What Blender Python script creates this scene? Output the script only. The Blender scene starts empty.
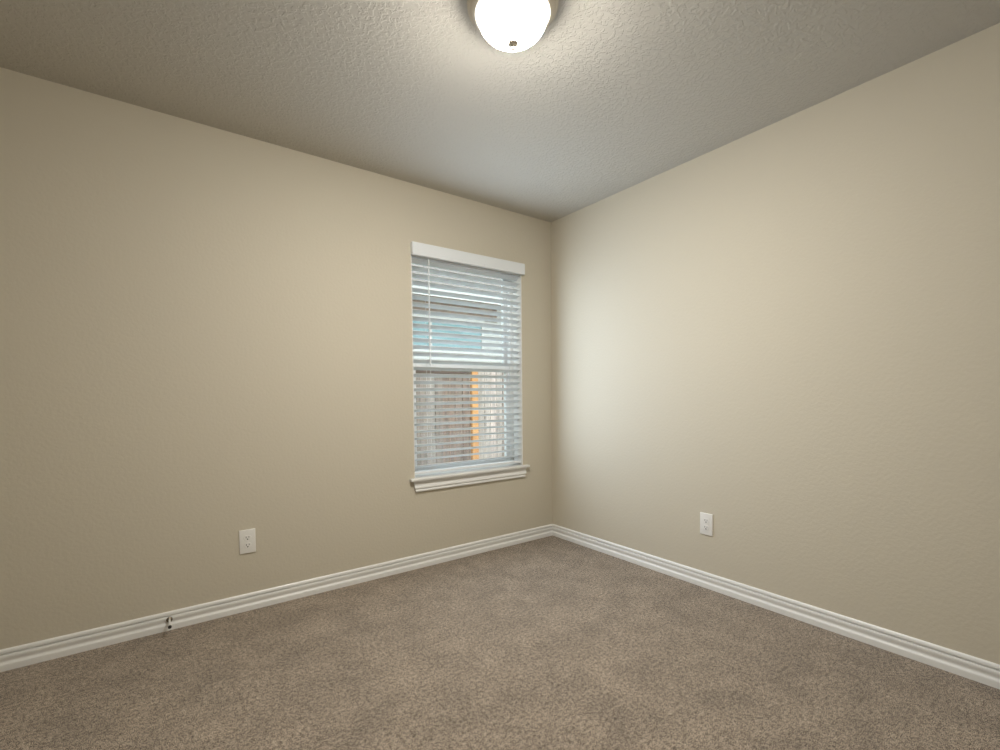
import bpy, bmesh, math, random
from mathutils import Vector, Matrix
random.seed(7)
S = bpy.context.scene
C = S.collection
PI = math.pi

# ------------------------------------------------------------------ camera
H = 2.44
cam_d = bpy.data.cameras.new('camera')
cam = bpy.data.objects.new('camera', cam_d); C.objects.link(cam)
r = Vector((0.80643116, -0.59125173, -0.00949631))
u = Vector((0.03021132, 0.02515744, 0.99922689))
f = Vector((0.59055573, 0.80609459, -0.03815024))
m = Matrix((r, u, -f)).transposed().to_4x4()
m.translation = (-2.50893, -2.73498, 1.10868)
cam.matrix_world = m
cam_d.sensor_width = 36.0
cam_d.lens = 36.0 * 470.133 / 1000
cam_d.shift_y = 38.167 / 1000
cam_d.clip_start = 0.05
S.camera = cam

# ------------------------------------------------------------------ sky, sun, exposure
S.view_settings.view_transform = 'Standard'
S.view_settings.look = 'None'
S.view_settings.exposure = 0.06
S.view_settings.gamma = 1.0
S.view_settings.use_curve_mapping = False
W = bpy.data.worlds.new('sky'); S.world = W; W.use_nodes = True
nt = W.node_tree; bg = nt.nodes['Background']
sky = nt.nodes.new('ShaderNodeTexSky'); sky.sky_type = 'HOSEK_WILKIE'
sky.turbidity = 6.0; sky.ground_albedo = 0.4
SUN_EL, SUN_AZ = math.radians(58), math.radians(205)
sd = Vector((math.sin(SUN_AZ)*math.cos(SUN_EL), math.cos(SUN_AZ)*math.cos(SUN_EL), math.sin(SUN_EL)))
sky.sun_direction = sd
mixc = nt.nodes.new('ShaderNodeMix'); mixc.data_type = 'RGBA'
mixc.inputs[0].default_value = 0.75
mixc.inputs[7].default_value = (0.85, 0.93, 1.0, 1)
nt.links.new(sky.outputs[0], mixc.inputs[6]); nt.links.new(mixc.outputs[2], bg.inputs[0])
bg.inputs[1].default_value = 4.2
sun_d = bpy.data.lights.new('sun', 'SUN'); sun_d.energy = 1.2; sun_d.angle = 0.01; sun_d.color = (1, .93, .82)
sun = bpy.data.objects.new('sun', sun_d); C.objects.link(sun)
sun.rotation_euler = sd.to_track_quat('Z', 'Y').to_euler()
# added unseen area lamp just inside the blind, imitating daylight from the window
fill_d = bpy.data.lights.new('added_window_fill', 'AREA'); fill_d.shape = 'RECTANGLE'; fill_d.size = .84; fill_d.size_y = 1.30
fill_d.energy = 15.5; fill_d.color = (0.70, 0.83, 1.0)
fill_d.cycles.use_multiple_importance_sampling = False
fill = bpy.data.objects.new('added_window_fill', fill_d); C.objects.link(fill)
fill.location = (-.7425, -.050, 1.30); fill.rotation_euler = (-PI/2, 0, 0)
S.cycles.use_light_tree = False
LAMP = 440.0
LAMP_RIM = 0.012
LAMP_COL = (1.0, 0.96, 0.88)

# ------------------------------------------------------------------ materials
def mat(name, col, rough=0.6, metal=0.0, bump=None, colvar=None, spec=0.5):
    M = bpy.data.materials.new(name); M.use_nodes = True
    n = M.node_tree.nodes; l = M.node_tree.links
    b = n['Principled BSDF']
    b.inputs['Base Color'].default_value = (*col, 1)
    b.inputs['Roughness'].default_value = rough
    b.inputs['Metallic'].default_value = metal
    b.inputs['Specular IOR Level'].default_value = spec
    tc = n.new('ShaderNodeTexCoord')
    if colvar:
        scale, c2, lo, hi = colvar
        t = n.new('ShaderNodeTexNoise'); t.inputs['Scale'].default_value = scale; t.inputs['Detail'].default_value = 4
        l.new(tc.outputs['Object'], t.inputs['Vector'])
        mr = n.new('ShaderNodeMapRange'); mr.inputs[1].default_value = lo; mr.inputs[2].default_value = hi
        l.new(t.outputs[0], mr.inputs[0])
        mx = n.new('ShaderNodeMix'); mx.data_type = 'RGBA'
        mx.inputs[6].default_value = (*col, 1); mx.inputs[7].default_value = (*c2, 1)
        l.new(mr.outputs[0], mx.inputs[0]); l.new(mx.outputs[2], b.inputs['Base Color'])
    if bump:
        scale, dist, detail = bump
        t = n.new('ShaderNodeTexNoise'); t.inputs['Scale'].default_value = scale; t.inputs['Detail'].default_value = detail
        l.new(tc.outputs['Object'], t.inputs['Vector'])
        bp = n.new('ShaderNodeBump'); bp.inputs['Distance'].default_value = dist; bp.inputs['Strength'].default_value = 1
        l.new(t.outputs[0], bp.inputs['Height']); l.new(bp.outputs[0], b.inputs['Normal'])
    return M

M_wall = mat('wall_paint', (0.60, 0.552, 0.45), 0.75, bump=(70, 0.0010, 3), spec=0.3)
M_ceil = mat('ceiling_paint', (0.545, 0.52, 0.465), 0.85, spec=0.2)
M_white = mat('white_trim_paint', (0.81, 0.81, 0.79), 0.35, bump=(8, 0.0005, 2))
M_vinyl = mat('white_vinyl', (0.80, 0.81, 0.81), 0.35, bump=(20, 0.0002, 2))
M_slat = mat('blind_white', (0.80, 0.83, 0.86), 0.4, bump=(30, 0.0002, 2))
M_cord = mat('white_cord', (0.80, 0.80, 0.78), 0.7, bump=(400, 0.0003, 2))
M_plate = mat('outlet_plastic', (0.81, 0.80, 0.77), 0.35, bump=(60, 0.0001, 2))
M_dark = mat('dark_slot', (0.02, 0.018, 0.015), 0.6, bump=(60, 0.0001, 2))
M_nickel = mat('brushed_nickel', (0.60, 0.56, 0.50), 0.42, 1.0, bump=(300, 0.0001, 2))
M_bronze = mat('aged_nickel', (0.20, 0.17, 0.13), 0.35, 1.0, bump=(300, 0.0001, 2))
M_rubber = mat('black_rubber', (0.015, 0.012, 0.01), 0.6, bump=(100, 0.0001, 2))
M_wside = mat('siding_white', (0.62, 0.60, 0.56), 0.7, bump=(30, 0.002, 3))
M_brown = mat('soffit_brown', (0.20, 0.14, 0.11), 0.8, colvar=(8, (0.30, 0.22, 0.17), .4, .6))
M_teal = mat('teal_glass', (0.17, 0.30, 0.31), 0.15, colvar=(1.2, (0.24, 0.36, 0.37), .4, .6))
M_roof = mat('roof_shingle', (0.12, 0.10, 0.09), 0.9, colvar=(30, (0.2, 0.17, 0.15), .4, .6))
M_grass = mat('dry_grass', (0.16, 0.15, 0.07), 0.9, colvar=(25, (0.26, 0.22, 0.13), .4, .6), bump=(80, .02, 4))
M_rail = mat('dark_fence_rail', (0.06, 0.035, 0.025), 0.8, colvar=(6, (0.10, 0.06, 0.04), .4, .6))
M_post = mat('cedar_orange', (0.48, 0.21, 0.06), 0.7, colvar=(9, (0.58, 0.29, 0.10), .4, .6))
M_ext = mat('exterior_brick_base', (0.45, 0.36, 0.29), 0.85, bump=(20, .004, 3))

# knock-down texture on the ceiling
def knockdown(M, scale, dist):
    n = M.node_tree.nodes; l = M.node_tree.links; b = n['Principled BSDF']
    tc = n.new('ShaderNodeTexCoord')
    t = n.new('ShaderNodeTexNoise'); t.inputs['Scale'].default_value = scale
    t.inputs['Detail'].default_value = 5; t.inputs['Distortion'].default_value = 0.6
    l.new(tc.outputs['Object'], t.inputs['Vector'])
    mr = n.new('ShaderNodeMapRange'); mr.interpolation_type = 'SMOOTHSTEP'
    mr.inputs[1].default_value = .46; mr.inputs[2].default_value = .58
    l.new(t.outputs[0], mr.inputs[0])
    bp = n.new('ShaderNodeBump'); bp.inputs['Distance'].default_value = dist; bp.inputs['Strength'].default_value = 1
    l.new(mr.outputs[0], bp.inputs['Height']); l.new(bp.outputs[0], b.inputs['Normal'])
knockdown(M_ceil, 55, 0.0013)

# carpet: fine two-tone pile speckle plus large brushed patches
M_carpet = bpy.data.materials.new('carpet_pile'); M_carpet.use_nodes = True
def carpet(M):
    n = M.node_tree.nodes; l = M.node_tree.links; b = n['Principled BSDF']
    b.inputs['Roughness'].default_value = 0.95; b.inputs['Specular IOR Level'].default_value = 0.1
    b.inputs['Sheen Weight'].default_value = 0.25; b.inputs['Sheen Roughness'].default_value = 0.5
    tc = n.new('ShaderNodeTexCoord')
    a1 = n.new('ShaderNodeTexNoise'); a1.inputs['Scale'].default_value = 330; a1.inputs['Detail'].default_value = 1
    a2 = n.new('ShaderNodeTexNoise'); a2.inputs['Scale'].default_value = 75; a2.inputs['Detail'].default_value = 4; a2.inputs['Roughness'].default_value = .7
    for t in (a1, a2): l.new(tc.outputs['Object'], t.inputs['Vector'])
    a = n.new('ShaderNodeMix'); a.inputs[0].default_value = .38
    l.new(a1.outputs[0], a.inputs[2]); l.new(a2.outputs[0], a.inputs[3])
    c = n.new('ShaderNodeTexNoise'); c.inputs['Scale'].default_value = 6.0; c.inputs['Detail'].default_value = 8; c.inputs['Distortion'].default_value = .3
    c.inputs['Roughness'].default_value = .72
    l.new(tc.outputs['Object'], c.inputs['Vector'])
    r1 = n.new('ShaderNodeValToRGB'); e = r1.color_ramp.elements
    e[0].position = .43; e[0].color = (0.055, 0.038, 0.025, 1)
    e[1].position = .57; e[1].color = (0.48, 0.39, 0.30, 1)
    l.new(a.outputs[0], r1.inputs[0])
    r2 = n.new('ShaderNodeMapRange'); r2.inputs[1].default_value = .38; r2.inputs[2].default_value = .62
    r2.inputs[3].default_value = .82; r2.inputs[4].default_value = 1.16
    l.new(c.outputs[0], r2.inputs[0])
    mx = n.new('ShaderNodeMix'); mx.data_type = 'RGBA'; mx.blend_type = 'MULTIPLY'; mx.inputs[0].default_value = 1
    l.new(r1.outputs[0], mx.inputs[6]); l.new(r2.outputs[0], mx.inputs[7]); l.new(mx.outputs[2], b.inputs['Base Color'])
    bp = n.new('ShaderNodeBump'); bp.inputs['Distance'].default_value = .006; bp.inputs['Strength'].default_value = .8
    l.new(a.outputs[0], bp.inputs['Height']); l.new(bp.outputs[0], b.inputs['Normal'])
carpet(M_carpet)

# clear pane: mostly see-through with a little gloss
M_glass = bpy.data.materials.new('window_glass'); M_glass.use_nodes = True
def glass(M):
    n = M.node_tree.nodes; l = M.node_tree.links
    for x in list(n): n.remove(x)
    o = n.new('ShaderNodeOutputMaterial'); mx = n.new('ShaderNodeMixShader')
    t = n.new('ShaderNodeBsdfTransparent'); g = n.new('ShaderNodeBsdfGlossy')
    t.inputs[0].default_value = (.93, .97, .96, 1); g.inputs['Roughness'].default_value = .02
    mx.inputs[0].default_value = .05
    l.new(t.outputs[0], mx.inputs[1]); l.new(g.outputs[0], mx.inputs[2]); l.new(mx.outputs[0], o.inputs[0])
glass(M_glass)

# lit frosted glass
M_lamp = bpy.data.materials.new('lit_frosted_glass'); M_lamp.use_nodes = True
b_ = M_lamp.node_tree.nodes['Principled BSDF']
b_.inputs['Base Color'].default_value = (.9, .88, .82, 1); b_.inputs['Roughness'].default_value = .3
b_.inputs['Emission Color'].default_value = (*LAMP_COL, 1)
def lamp_glow(M):       # bulbs sit above the bowl: its underside glows most, its rim least
    n = M.node_tree.nodes; l = M.node_tree.links
    g = n.new('ShaderNodeNewGeometry'); sp = n.new('ShaderNodeSeparateXYZ')
    l.new(g.outputs['Normal'], sp.inputs[0])
    mr = n.new('ShaderNodeMapRange'); mr.interpolation_type = 'SMOOTHSTEP'
    mr.inputs[1].default_value = -.42; mr.inputs[2].default_value = -1.0
    mr.inputs[3].default_value = LAMP*LAMP_RIM; mr.inputs[4].default_value = LAMP
    l.new(sp.outputs[2], mr.inputs[0]); l.new(mr.outputs[0], n['Principled BSDF'].inputs['Emission Strength'])
lamp_glow(M_lamp)

# weathered fence pickets: each board its own tone
M_picket = bpy.data.materials.new('weathered_picket'); M_picket.use_nodes = True
def picket(M):
    n = M.node_tree.nodes; l = M.node_tree.links; b = n['Principled BSDF']; b.inputs['Roughness'].default_value = .85
    at = n.new('ShaderNodeAttribute'); at.attribute_name = 'board'; at.attribute_type = 'GEOMETRY'
    tc = n.new('ShaderNodeTexCoord'); mp = n.new('ShaderNodeMapping'); mp.inputs['Scale'].default_value = (55, 55, 2.5)
    t = n.new('ShaderNodeTexNoise'); t.inputs['Scale'].default_value = 1; t.inputs['Detail'].default_value = 4
    l.new(tc.outputs['Object'], mp.inputs[0]); l.new(mp.outputs[0], t.inputs['Vector'])
    mr = n.new('ShaderNodeMapRange'); mr.inputs[1].default_value = .3; mr.inputs[2].default_value = .7
    mr.inputs[3].default_value = .45; mr.inputs[4].default_value = 1.6
    l.new(t.outputs[0], mr.inputs[0])
    mx = n.new('ShaderNodeMix'); mx.data_type = 'RGBA'; mx.blend_type = 'MULTIPLY'; mx.inputs[0].default_value = 1
    l.new(at.outputs['Color'], mx.inputs[6]); l.new(mr.outputs[0], mx.inputs[7]); l.new(mx.outputs[2], b.inputs['Base Color'])
picket(M_picket)

# ------------------------------------------------------------------ mesh helpers
def box(bm, x0, y0, z0, x1, y1, z1, bevel=0.0):
    vs = [bm.verts.new((x, y, z)) for x in (x0, x1) for y in (y0, y1) for z in (z0, z1)]
    q = [(0, 1, 3, 2), (4, 6, 7, 5), (0, 4, 5, 1), (2, 3, 7, 6), (0, 2, 6, 4), (1, 5, 7, 3)]
    fs = [bm.faces.new([vs[i] for i in a]) for a in q]
    if bevel:
        es = list({e for f_ in fs for e in f_.edges})
        bmesh.ops.bevel(bm, geom=es, offset=bevel, segments=2, profile=.5, affect='EDGES')
    return fs

def lathe(bm, prof, seg=48, mtx=None):
    rings = []
    for (rad, z) in prof:
        ring = []
        if rad < 1e-6:
            ring = [bm.verts.new((0, 0, z))]
        else:
            ring = [bm.verts.new((rad*math.cos(2*PI*k/seg), rad*math.sin(2*PI*k/seg), z)) for k in range(seg)]
        rings.append(ring)
    for a, b in zip(rings, rings[1:]):
        for k in range(seg):
            k2 = (k+1) % seg
            if len(a) == 1 and len(b) == 1: continue
            if len(a) == 1: bm.faces.new((a[0], b[k], b[k2]))
            elif len(b) == 1: bm.faces.new((a[k], b[0], a[k2]))
            else: bm.faces.new((a[k], b[k], b[k2], a[k2]))
    if mtx is not None:
        bmesh.ops.transform(bm, matrix=mtx, verts=[v for ring in rings for v in ring])

def sweep(bm, prof, ends):
    """closed profile [(d, z)] carried between ends; ends(d, z, k) gives the point on end k"""
    A = [bm.verts.new(ends(d, z, 0)) for d, z in prof]
    B = [bm.verts.new(ends(d, z, 1)) for d, z in prof]
    n = len(prof)
    for i in range(n):
        j = (i+1) % n
        bm.faces.new((A[i], A[j], B[j], B[i]))
    bm.faces.new(A); bm.faces.new(list(reversed(B)))

def obj(name, bm, material, parent=None, smooth=False, label=None):
    bmesh.ops.recalc_face_normals(bm, faces=bm.faces)
    me = bpy.data.meshes.new(name); bm.to_mesh(me); bm.free()
    me.materials.append(material)
    if smooth:
        for p in me.polygons: p.use_smooth = True
        me.set_sharp_from_angle(angle=math.radians(35))
    o = bpy.data.objects.new(name, me); C.objects.link(o)
    if parent: o.parent = parent
    if label: o['label'] = label
    return o

def thing(name, label, cat, loc=(0, 0, 0), rotz=0, group=None):
    o = bpy.data.objects.new(name, None); C.objects.link(o)
    o.empty_display_size = .1
    o.location = loc; o.rotation_euler = (0, 0, rotz); o['label'] = label; o['category'] = cat
    if group: o['group'] = group
    return o

def struct(name, bm, material, parent=None, smooth=False, label=None, cat=None):
    o = obj(name, bm, material, parent, smooth)
    if parent is None:
        o['kind'] = 'structure'
        if label: o['label'] = label
        if cat: o['category'] = cat
    return o

# ------------------------------------------------------------------ room shell
XL, YR = -3.60, -3.90           # unseen side and rear walls
T = 0.17                        # window wall thickness
WX0, WX1, WZ0, WZ1 = -1.188, -0.297, 0.560, 2.060
bm = bmesh.new(); box(bm, XL-.12, YR-.12, -.12, .12, T, 0)
struct('floor', bm, M_carpet, label='brown taupe cut pile carpet covering the floor', cat='carpet')
bm = bmesh.new(); box(bm, XL-.12, YR-.12, H, .12, T, H+.15)
struct('ceiling', bm, M_ceil, label='grey beige knockdown textured ceiling', cat='ceiling')
bm = bmesh.new()
box(bm, XL, 0, 0, WX0, T, H); box(bm, WX1, 0, 0, .12, T, H)
box(bm, WX0, 0, 0, WX1, T, WZ0); box(bm, WX0, 0, WZ1, WX1, T, H)
struct('wall_left', bm, M_wall, label='beige painted wall with the window', cat='wall')
bm = bmesh.new(); box(bm, 0, YR, 0, .12, 0, H)
struct('wall_right', bm, M_wall, label='plain beige painted wall right of the corner', cat='wall')
bm = bmesh.new(); box(bm, XL-.12, YR-.12, 0, XL, T, H)
struct('wall_side', bm, M_wall, label='beige painted side wall', cat='wall')
bm = bmesh.new(); box(bm, XL, YR-.12, 0, .12, YR, H)
struct('wall_rear', bm, M_wall, label='beige painted rear wall', cat='wall')

BP = [(0, 0), (.0145, 0), (.0145, .022), (.0140, .0275), (.0122, .0300), (.0092, .0335), (.0080, .0370), (.0084, .0410),
      (.0098, .0455), (.0115, .0510), (.0116, .0570), (.0108, .0620), (.0096, .0642), (.0010, .0650), (.0010, .0702),
      (.0080, .0708), (.0084, .0790), (.0060, .0845), (.0030, .0875), (0, .0875)]
def base(name, fn, label):
    bm = bmesh.new(); sweep(bm, BP, fn)
    return struct(name, bm, M_white, smooth=True, label=label, cat='baseboard')
base('baseboard_left', lambda d, z, k: ((-d if k else XL+d), -d, z), 'white moulded baseboard under the window wall')
base('baseboard_right', lambda d, z, k: (-d, (-d if k else YR+d), z), 'white moulded baseboard along the right wall')
base('baseboard_side', lambda d, z, k: (XL+d, (-d if k else YR+d), z), 'white moulded baseboard along the side wall')
base('baseboard_rear', lambda d, z, k: ((-d if k else XL+d), YR+d, z), 'white moulded baseboard along the rear wall')

# white liner of the window recess (returns and head)
bm = bmesh.new(); t = .006
box(bm, WX0, .0, WZ0, WX0+t, .10, WZ1-t); box(bm, WX1-t, .0, WZ0, WX1, .10, WZ1-t); box(bm, WX0, .0, WZ1-t, WX1, .10, WZ1)
struct('trim_1', bm, M_white, label='white returns lining the window recess', cat='window trim')

# stool and apron under the window
SZ = 0.585
bm = bmesh.new()
box(bm, WX0+.001, -.001, WZ0, WX1-.001, .102, SZ)
box(bm, -1.224, -.034, SZ-.0185, -.253, -.0005, SZ, .0050)
struct('trim_2', bm, M_white, smooth=True, label='white window stool projecting below the blind', cat='window sill')
AP = [(0, .566), (.013, .566), (.013, .557), (.0105, .549), (.011, .541), (.0155, .532), (.0185, .525), (.0185, .519),
      (.012, .515), (.012, .509), (.0165, .505), (.0165, .499), (.012, .494), (0, .494)]
bm = bmesh.new()
def apr(d, z, k):
    e = (.566-z)*.28+(.0185-d)*.4
    return ((-.266-e) if k else (-1.205+e), -d, z)
sweep(bm, AP, apr)
struct('trim_3', bm, M_white, smooth=True, label='white moulded apron beneath the window stool', cat='window trim')

# ------------------------------------------------------------------ window
win = bpy.data.objects.new('window_1', None); C.objects.link(win)
win.location = (0, 0, 0); win['kind'] = 'structure'; win['label'] = 'white vinyl single hung window behind the blind'
win['category'] = 'window'
fy0, fy1 = .102, .166
fx0, fx1, fz0, fz1 = WX0, WX1, SZ, WZ1
def ring(bm, x0, z0, x1, z1, w, y0, y1, wt=None, wb=None, bev=.002):
    wt = wt or w; wb = wb or w
    box(bm, x0, y0, z0, x0+w, y1, z1, bev); box(bm, x1-w, y0, z0, x1, y1, z1, bev)
    box(bm, x0+w, y0, z1-wt, x1-w, y1, z1, bev); box(bm, x0+w, y0, z0, x1-w, y1, z0+wb, bev)
bm = bmesh.new(); ring(bm, fx0, fz0, fx1, fz1, .038, fy0, fy1, wb=.022)
obj('window_frame', bm, M_vinyl, win)
zm = 1.315
bm = bmesh.new(); ring(bm, fx0+.039, fz0+.0225, fx1-.039, zm+.024, .034, .106, .132, wt=.050, wb=.028)
low = obj('lower_sash', bm, M_vinyl, win)
bm = bmesh.new(); ring(bm, fx0+.039, zm-.020, fx1-.039, fz1-.039, .030, .136, .162, wb=.040)
upp = obj('upper_sash', bm, M_vinyl, win)
bm = bmesh.new(); box(bm, fx0+.073, .118, fz0+.051, fx1-.073, .120, zm-.026); obj('pane', bm, M_glass, low)
bm = bmesh.new(); box(bm, fx0+.069, .148, zm+.020, fx1-.069, .150, fz1-.069); obj('pane', bm, M_glass, upp)
bm = bmesh.new()
box(bm, -.76, .112, zm+.0245, -.72, .134, zm+.033, .002); obj('sash_lock', bm, M_vinyl, win)

# ------------------------------------------------------------------ blind
bl = thing('window_blind', 'white faux wood slatted blind hanging in the window recess', 'window blind', (-.7425, .036, SZ))
BX0, BX1 = -.438, .438
def L(z): return z-SZ
bm = bmesh.new()
vx0, vx1 = -.4475, .4545
vy = -.036-.030
sweep(bm, [(0, L(1.996)), (.003, L(1.992)), (.010, L(1.992)), (.010, L(2.070)), (.003, L(2.072)), (0, L(2.069))],
      lambda d, z, k: ((vx1 if k else vx0), vy+d, z))
box(bm, vx0, vy+.0102, L(1.994), vx0+.007, -.0365, L(2.070)); box(bm, vx1-.007, vy+.0102, L(1.994), vx1, -.0365, L(2.070))
obj('valance', bm, M_slat, bl)
bm = bmesh.new(); box(bm, BX0, -.030, L(1.990), BX1, .028, L(2.045), .002)
obj('headrail', bm, M_slat, bl)
TILT = math.radians(21.5)
def slat_bm():
    bm = bmesh.new(); w, th = .025, .0012
    prof = []
    for k in range(9):
        y = -w+2*w*k/8; prof.append((y, .0014*(1-(y/w)**2)+th))
    for k in range(8, -1, -1):
        y = -w+2*w*k/8; prof.append((y, .0014*(1-(y/w)**2)-th))
    sweep(bm, prof, lambda d, z, k: ((BX1 if k else BX0), d, z))
    return bm
zs = 1.970; pitch = .0455; n_sl = 30
s0 = obj('slat', slat_bm(), M_slat, bl, smooth=True)
for i in range(n_sl):
    s = s0 if i == 0 else s0.copy()
    if i:
        C.objects.link(s); s.parent = bl
    s.location = (random.uniform(-.0015, .0015), 0, L(zs-pitch*i))
    s.rotation_euler = (-TILT+random.uniform(-.03, .03), random.uniform(-.0012, .0012), 0)
    if i == 20: s.rotation_euler[1] = -.006
bm = bmesh.new(); box(bm, BX0, -.025, -.0090, BX1, .025, .0090, .003)
br = obj('bottom_rail', bm, M_slat, bl); br.location = (0, 0, L(.608))
def rod(bm, p, q, rad, seg=8):
    p, q = Vector(p), Vector(q); d = q-p
    mtx = Matrix.Translation(p) @ d.to_track_quat('Z', 'Y').to_matrix().to_4x4()
    lathe(bm, [(0, 0), (rad, 0), (rad, d.length), (0, d.length)], seg, mtx)
for lx in (-.315, .355):
    bm = bmesh.new()
    for yy in (-.0275, .0275): rod(bm, (lx, yy, L(.615)), (lx, yy, L(1.992)), .0009, 6)
    obj('ladder_cord', bm, M_cord, bl)
bm = bmesh.new(); wx = -.3255
rod(bm, (wx, -.048, L(1.345)), (wx, -.043, L(1.985)), .0045, 6)
lathe(bm, [(0, 0), (.0045, 0), (.0058, .01), (.0048, .042), (.0030, .05), (0, .05)], 10, Matrix.Translation((wx, -.048, L(1.305))))
obj('tilt_wand', bm, M_slat, bl)

# ------------------------------------------------------------------ ceiling light
lc = (-1.487, -1.435, H)
fx = thing('ceiling_light', 'lit frosted glass dome flush mount light with brushed nickel pan on the ceiling', 'ceiling light', lc)
bm = bmesh.new()
lathe(bm, [(0, -.0005), (.152, -.0005), (.155, -.004), (.155, -.014), (.151, -.018), (.147, -.020), (.147, -.027), (.143, -.032),
           (.134, -.037), (.128, -.039), (.124, -.035), (.121, -.028), (.0, -.028)], 72)
obj('pan', bm, M_nickel, fx, smooth=True)
bm = bmesh.new(); prof = [(.0, -.0285), (.116, -.0285), (.118, -.036)]
for k in range(0, 15):
    a = k/14*PI/2
    prof.append((.1195*math.cos(a)**1.2 if k < 14 else 0, -.042-.086*math.sin(a)))
lathe(bm, prof, 72); obj('glass_dome', bm, M_lamp, fx, smooth=True)
bm = bmesh.new()
lathe(bm, [(0, -.1275), (.0180, -.1300), (.0190, -.1330), (.0160, -.137), (.0066, -.141), (.0048, -.145), (.0068, -.148), (.0070, -.151),
           (.0045, -.154), (.0030, -.156), (.0046, -.159), (.0044, -.162), (0, -.164)], 24)
obj('finial', bm, M_nickel, fx, smooth=True)

# ------------------------------------------------------------------ outlets
def outlet(loc, rotz, label):
    t_ = thing('wall_outlet', label, 'outlet', loc, rotz)      # local -y faces the room
    w, h = .0380, .0620
    bm = bmesh.new(); fs = box(bm, -w, -.006, -h, w, 0, h)
    es = [e for e in bm.edges if all(v.co.y < -.005 for v in e.verts)]
    bmesh.ops.bevel(bm, geom=es, offset=.0035, segments=3, profile=.5, affect='EDGES')
    pl = obj('cover_plate', bm, M_plate, t_, smooth=True)
    for s in (-1, 1):
        zc = s*.0195
        bm = bmesh.new(); N = 28; ringA = []
        for k in range(N):
            a = 2*PI*k/N; x = .0172*math.cos(a); z = max(-.0135, min(.0135, .0172*math.sin(a)))
            ringA.append((x, z))
        A = [bm.verts.new((x, -.0061, zc+z)) for x, z in ringA]; B = [bm.verts.new((x*.96, -.0078, zc+z*.96)) for x, z in ringA]
        for k in range(N): bm.faces.new((A[k], A[(k+1) % N], B[(k+1) % N], B[k]))
        bm.faces.new(B); bm.faces.new(list(reversed(A)))
        rc = obj('receptacle', bm, M_plate, t_)
        bm = bmesh.new()
        box(bm, -.0078, -.0081, zc-.0010, -.0052, -.0079, zc+.0082); box(bm, .0052, -.0081, zc+.0004, .0078, -.0079, zc+.0076)
        lathe(bm, [(0, 0), (.0033, 0), (.0033, .0003), (0, .0003)], 16, Matrix.Translation((0, -.0079, zc-.0068)) @ Matrix.Rotation(PI/2, 4, 'X'))
        obj('slot', bm, M_dark, rc, label='dark blade and ground slots')
    bm = bmesh.new(); lathe(bm, [(0, 0), (.0028, 0), (.0024, .0010), (0, .0012)], 16, Matrix.Translation((0, -.006, 0)) @ Matrix.Rotation(PI/2, 4, 'X'))
    obj('screw', bm, M_plate, t_)
outlet((-2.144, -.0002, .361), 0, 'white duplex wall outlet on the window wall, left of the window')
outlet((-.0002, -1.290, .365), -PI/2, 'white duplex wall outlet on the plain right wall')

# ------------------------------------------------------------------ door stop
ds = thing('door_stop', 'small metal door stop with black tip screwed to the baseboard', 'door stop', (-2.486, -.0118, .052))
RX = Matrix.Rotation(PI/2, 4, 'X')      # lathe axis +z -> room (-y)
bm = bmesh.new(); lathe(bm, [(0, 0), (.0125, 0), (.0130, .002), (.0115, .0045), (.0065, .008), (.0055, .009), (0, .009)], 24, RX)
obj('base', bm, M_bronze, ds, smooth=True)
bm = bmesh.new(); lathe(bm, [(0, .0091), (.0048, .0091), (.0045, .016), (.0045, .077), (.0060, .081), (0, .081)], 16, RX)
obj('shaft', bm, M_plate, ds, smooth=True, label='pale slim shaft')
bm = bmesh.new(); lathe(bm, [(0, .0811), (.0095, .0811), (.0100, .085), (.0095, .089), (0, .089)], 20, RX)
obj('collar', bm, M_plate, ds, smooth=True)
bm = bmesh.new(); lathe(bm, [(0, .0891), (.0072, .0891), (.0072, .097), (.0050, .100), (0, .101)], 20, RX)
obj('rubber_tip', bm, M_rubber, ds, smooth=True, label='black rubber tip')

# ------------------------------------------------------------------ outdoors
GZ = -.25
bm = bmesh.new(); box(bm, -14, T, GZ-.1, 16, 20, GZ)
o = struct('ground', bm, M_grass, label='dry grass strip outside the window', cat='ground')
# own house outer face below the floor line
fe = thing('wooden_fence', 'weathered wooden privacy fence seen through the lower half of the blind', 'fence', (0, 2.2, GZ))
def pickets(name, x0, x1, top, tones, dy=0.0, label=None):
    bm = bmesh.new(); cl = bm.loops.layers.float_color.new('board')
    x = x0
    while x < x1:
        w = random.uniform(.085, .098); c = random.choice(tones); k = random.uniform(.86, 1.12)
        hgt = top+random.uniform(-.012, .012)
        fs = box(bm, x, dy+random.uniform(-.004, .004), .03, min(x+w, x1), dy+.018, hgt)
        for f_ in fs:
            for lp in f_.loops: lp[cl] = (c[0]*k, c[1]*k, c[2]*k, 1)
        x += w+random.uniform(.002, .010)
    return obj(name, bm, M_picket, fe, label=label)
grey = [(.23, .19, .165), (.205, .16, .135), (.25, .205, .18), (.23, .175, .145), (.24, .195, .165)]
brown = [(.19, .125, .095), (.155, .10, .08), (.22, .15, .12), (.24, .165, .13)]
pale = [(.33, .26, .22), (.38, .31, .27), (.28, .22, .19), (.42, .33, .29)]  # sunlight on this fence section is painted into the board tones
top = 1.655
pickets('picket_panel', -4.0, .265, top, grey, 0, 'grey weathered pickets')
pickets('picket_panel', .270, .655, top, brown, .02, 'brown pickets')
pickets('picket_panel', .775, 5.6, top+.04, pale, .0, 'pickets toned pale for sunlight')
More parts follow.
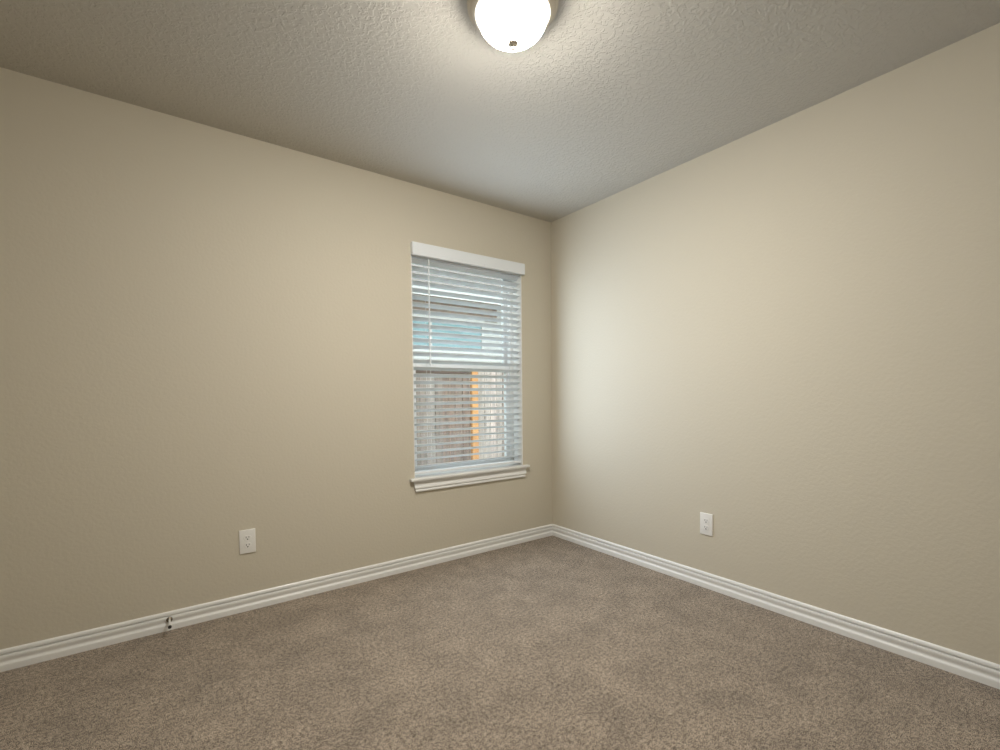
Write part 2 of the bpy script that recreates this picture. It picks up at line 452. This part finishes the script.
bm = bmesh.new(); box(bm, -4.0, -.020, top-.03, .66, .045, top+.045, .004); obj('cap_rail', bm, M_rail, fe, label='dark brown cap rail')
for z in (.35, 1.0):
    bm = bmesh.new(); box(bm, -4.0, .04, z, 5.6, .078, z+.085, .004); obj('rail', bm, M_rail, fe)
bm = bmesh.new(); box(bm, .668, -.02, 0, .757, .038, top+.03, .004); obj('post', bm, M_post, fe, label='orange cedar post')
for x in (-3.6, -1.5, 3.1, 5.4):
    bm = bmesh.new(); box(bm, x, .08, 0, x+.09, .17, top-.05, .004); obj('post', bm, M_post, fe)

nh = thing('neighbour_house', 'neighbouring house with a teal window seen through the upper blind', 'house', (0, 4.0, GZ))
def Z(z): return z-GZ
bm = bmesh.new(); box(bm, -5, 0, 0, 9, 6, Z(2.74))
obj('wall', bm, M_wside, nh)
bm = bmesh.new()
for i in range(24):
    z = .1+i*.115
    box(bm, -5, -.012, z, 9, -.001, z+.108)
obj('lap_siding', bm, M_wside, nh)
bm = bmesh.new(); box(bm, -.55, -.035, Z(2.38), 2.35, -.013, Z(2.60)); obj('frieze_board', bm, M_brown, nh, label='brown board above the window')
bm = bmesh.new(); box(bm, -5.4, -.42, Z(2.62), 9.4, -.0005, Z(2.65)); obj('soffit', bm, M_brown, nh)
bm = bmesh.new(); box(bm, -5.4, -.445, Z(2.60), 9.4, -.421, Z(2.76)); obj('fascia', bm, M_wside, nh)
bm = bmesh.new()
sweep(bm, [(-.50, Z(2.761)), (3.0, Z(4.2)), (6.5, Z(2.761))], lambda d, z, k: ((9.5 if k else -5.5), d, z))
obj('roof', bm, M_roof, nh)
bm = bmesh.new(); ring(bm, .2, Z(1.80), 2.08, Z(2.38), .06, -.05, -.013); fr = obj('window_frame', bm, M_wside, nh)
bm = bmesh.new(); box(bm, 1.02, -.045, Z(1.86), 1.07, -.02, Z(2.32)); obj('mullion', bm, M_wside, fr)
bm = bmesh.new(); box(bm, .26, -.030, Z(1.86), 2.02, -.016, Z(2.32)); obj('pane', bm, M_teal, fr, label='teal window glass')
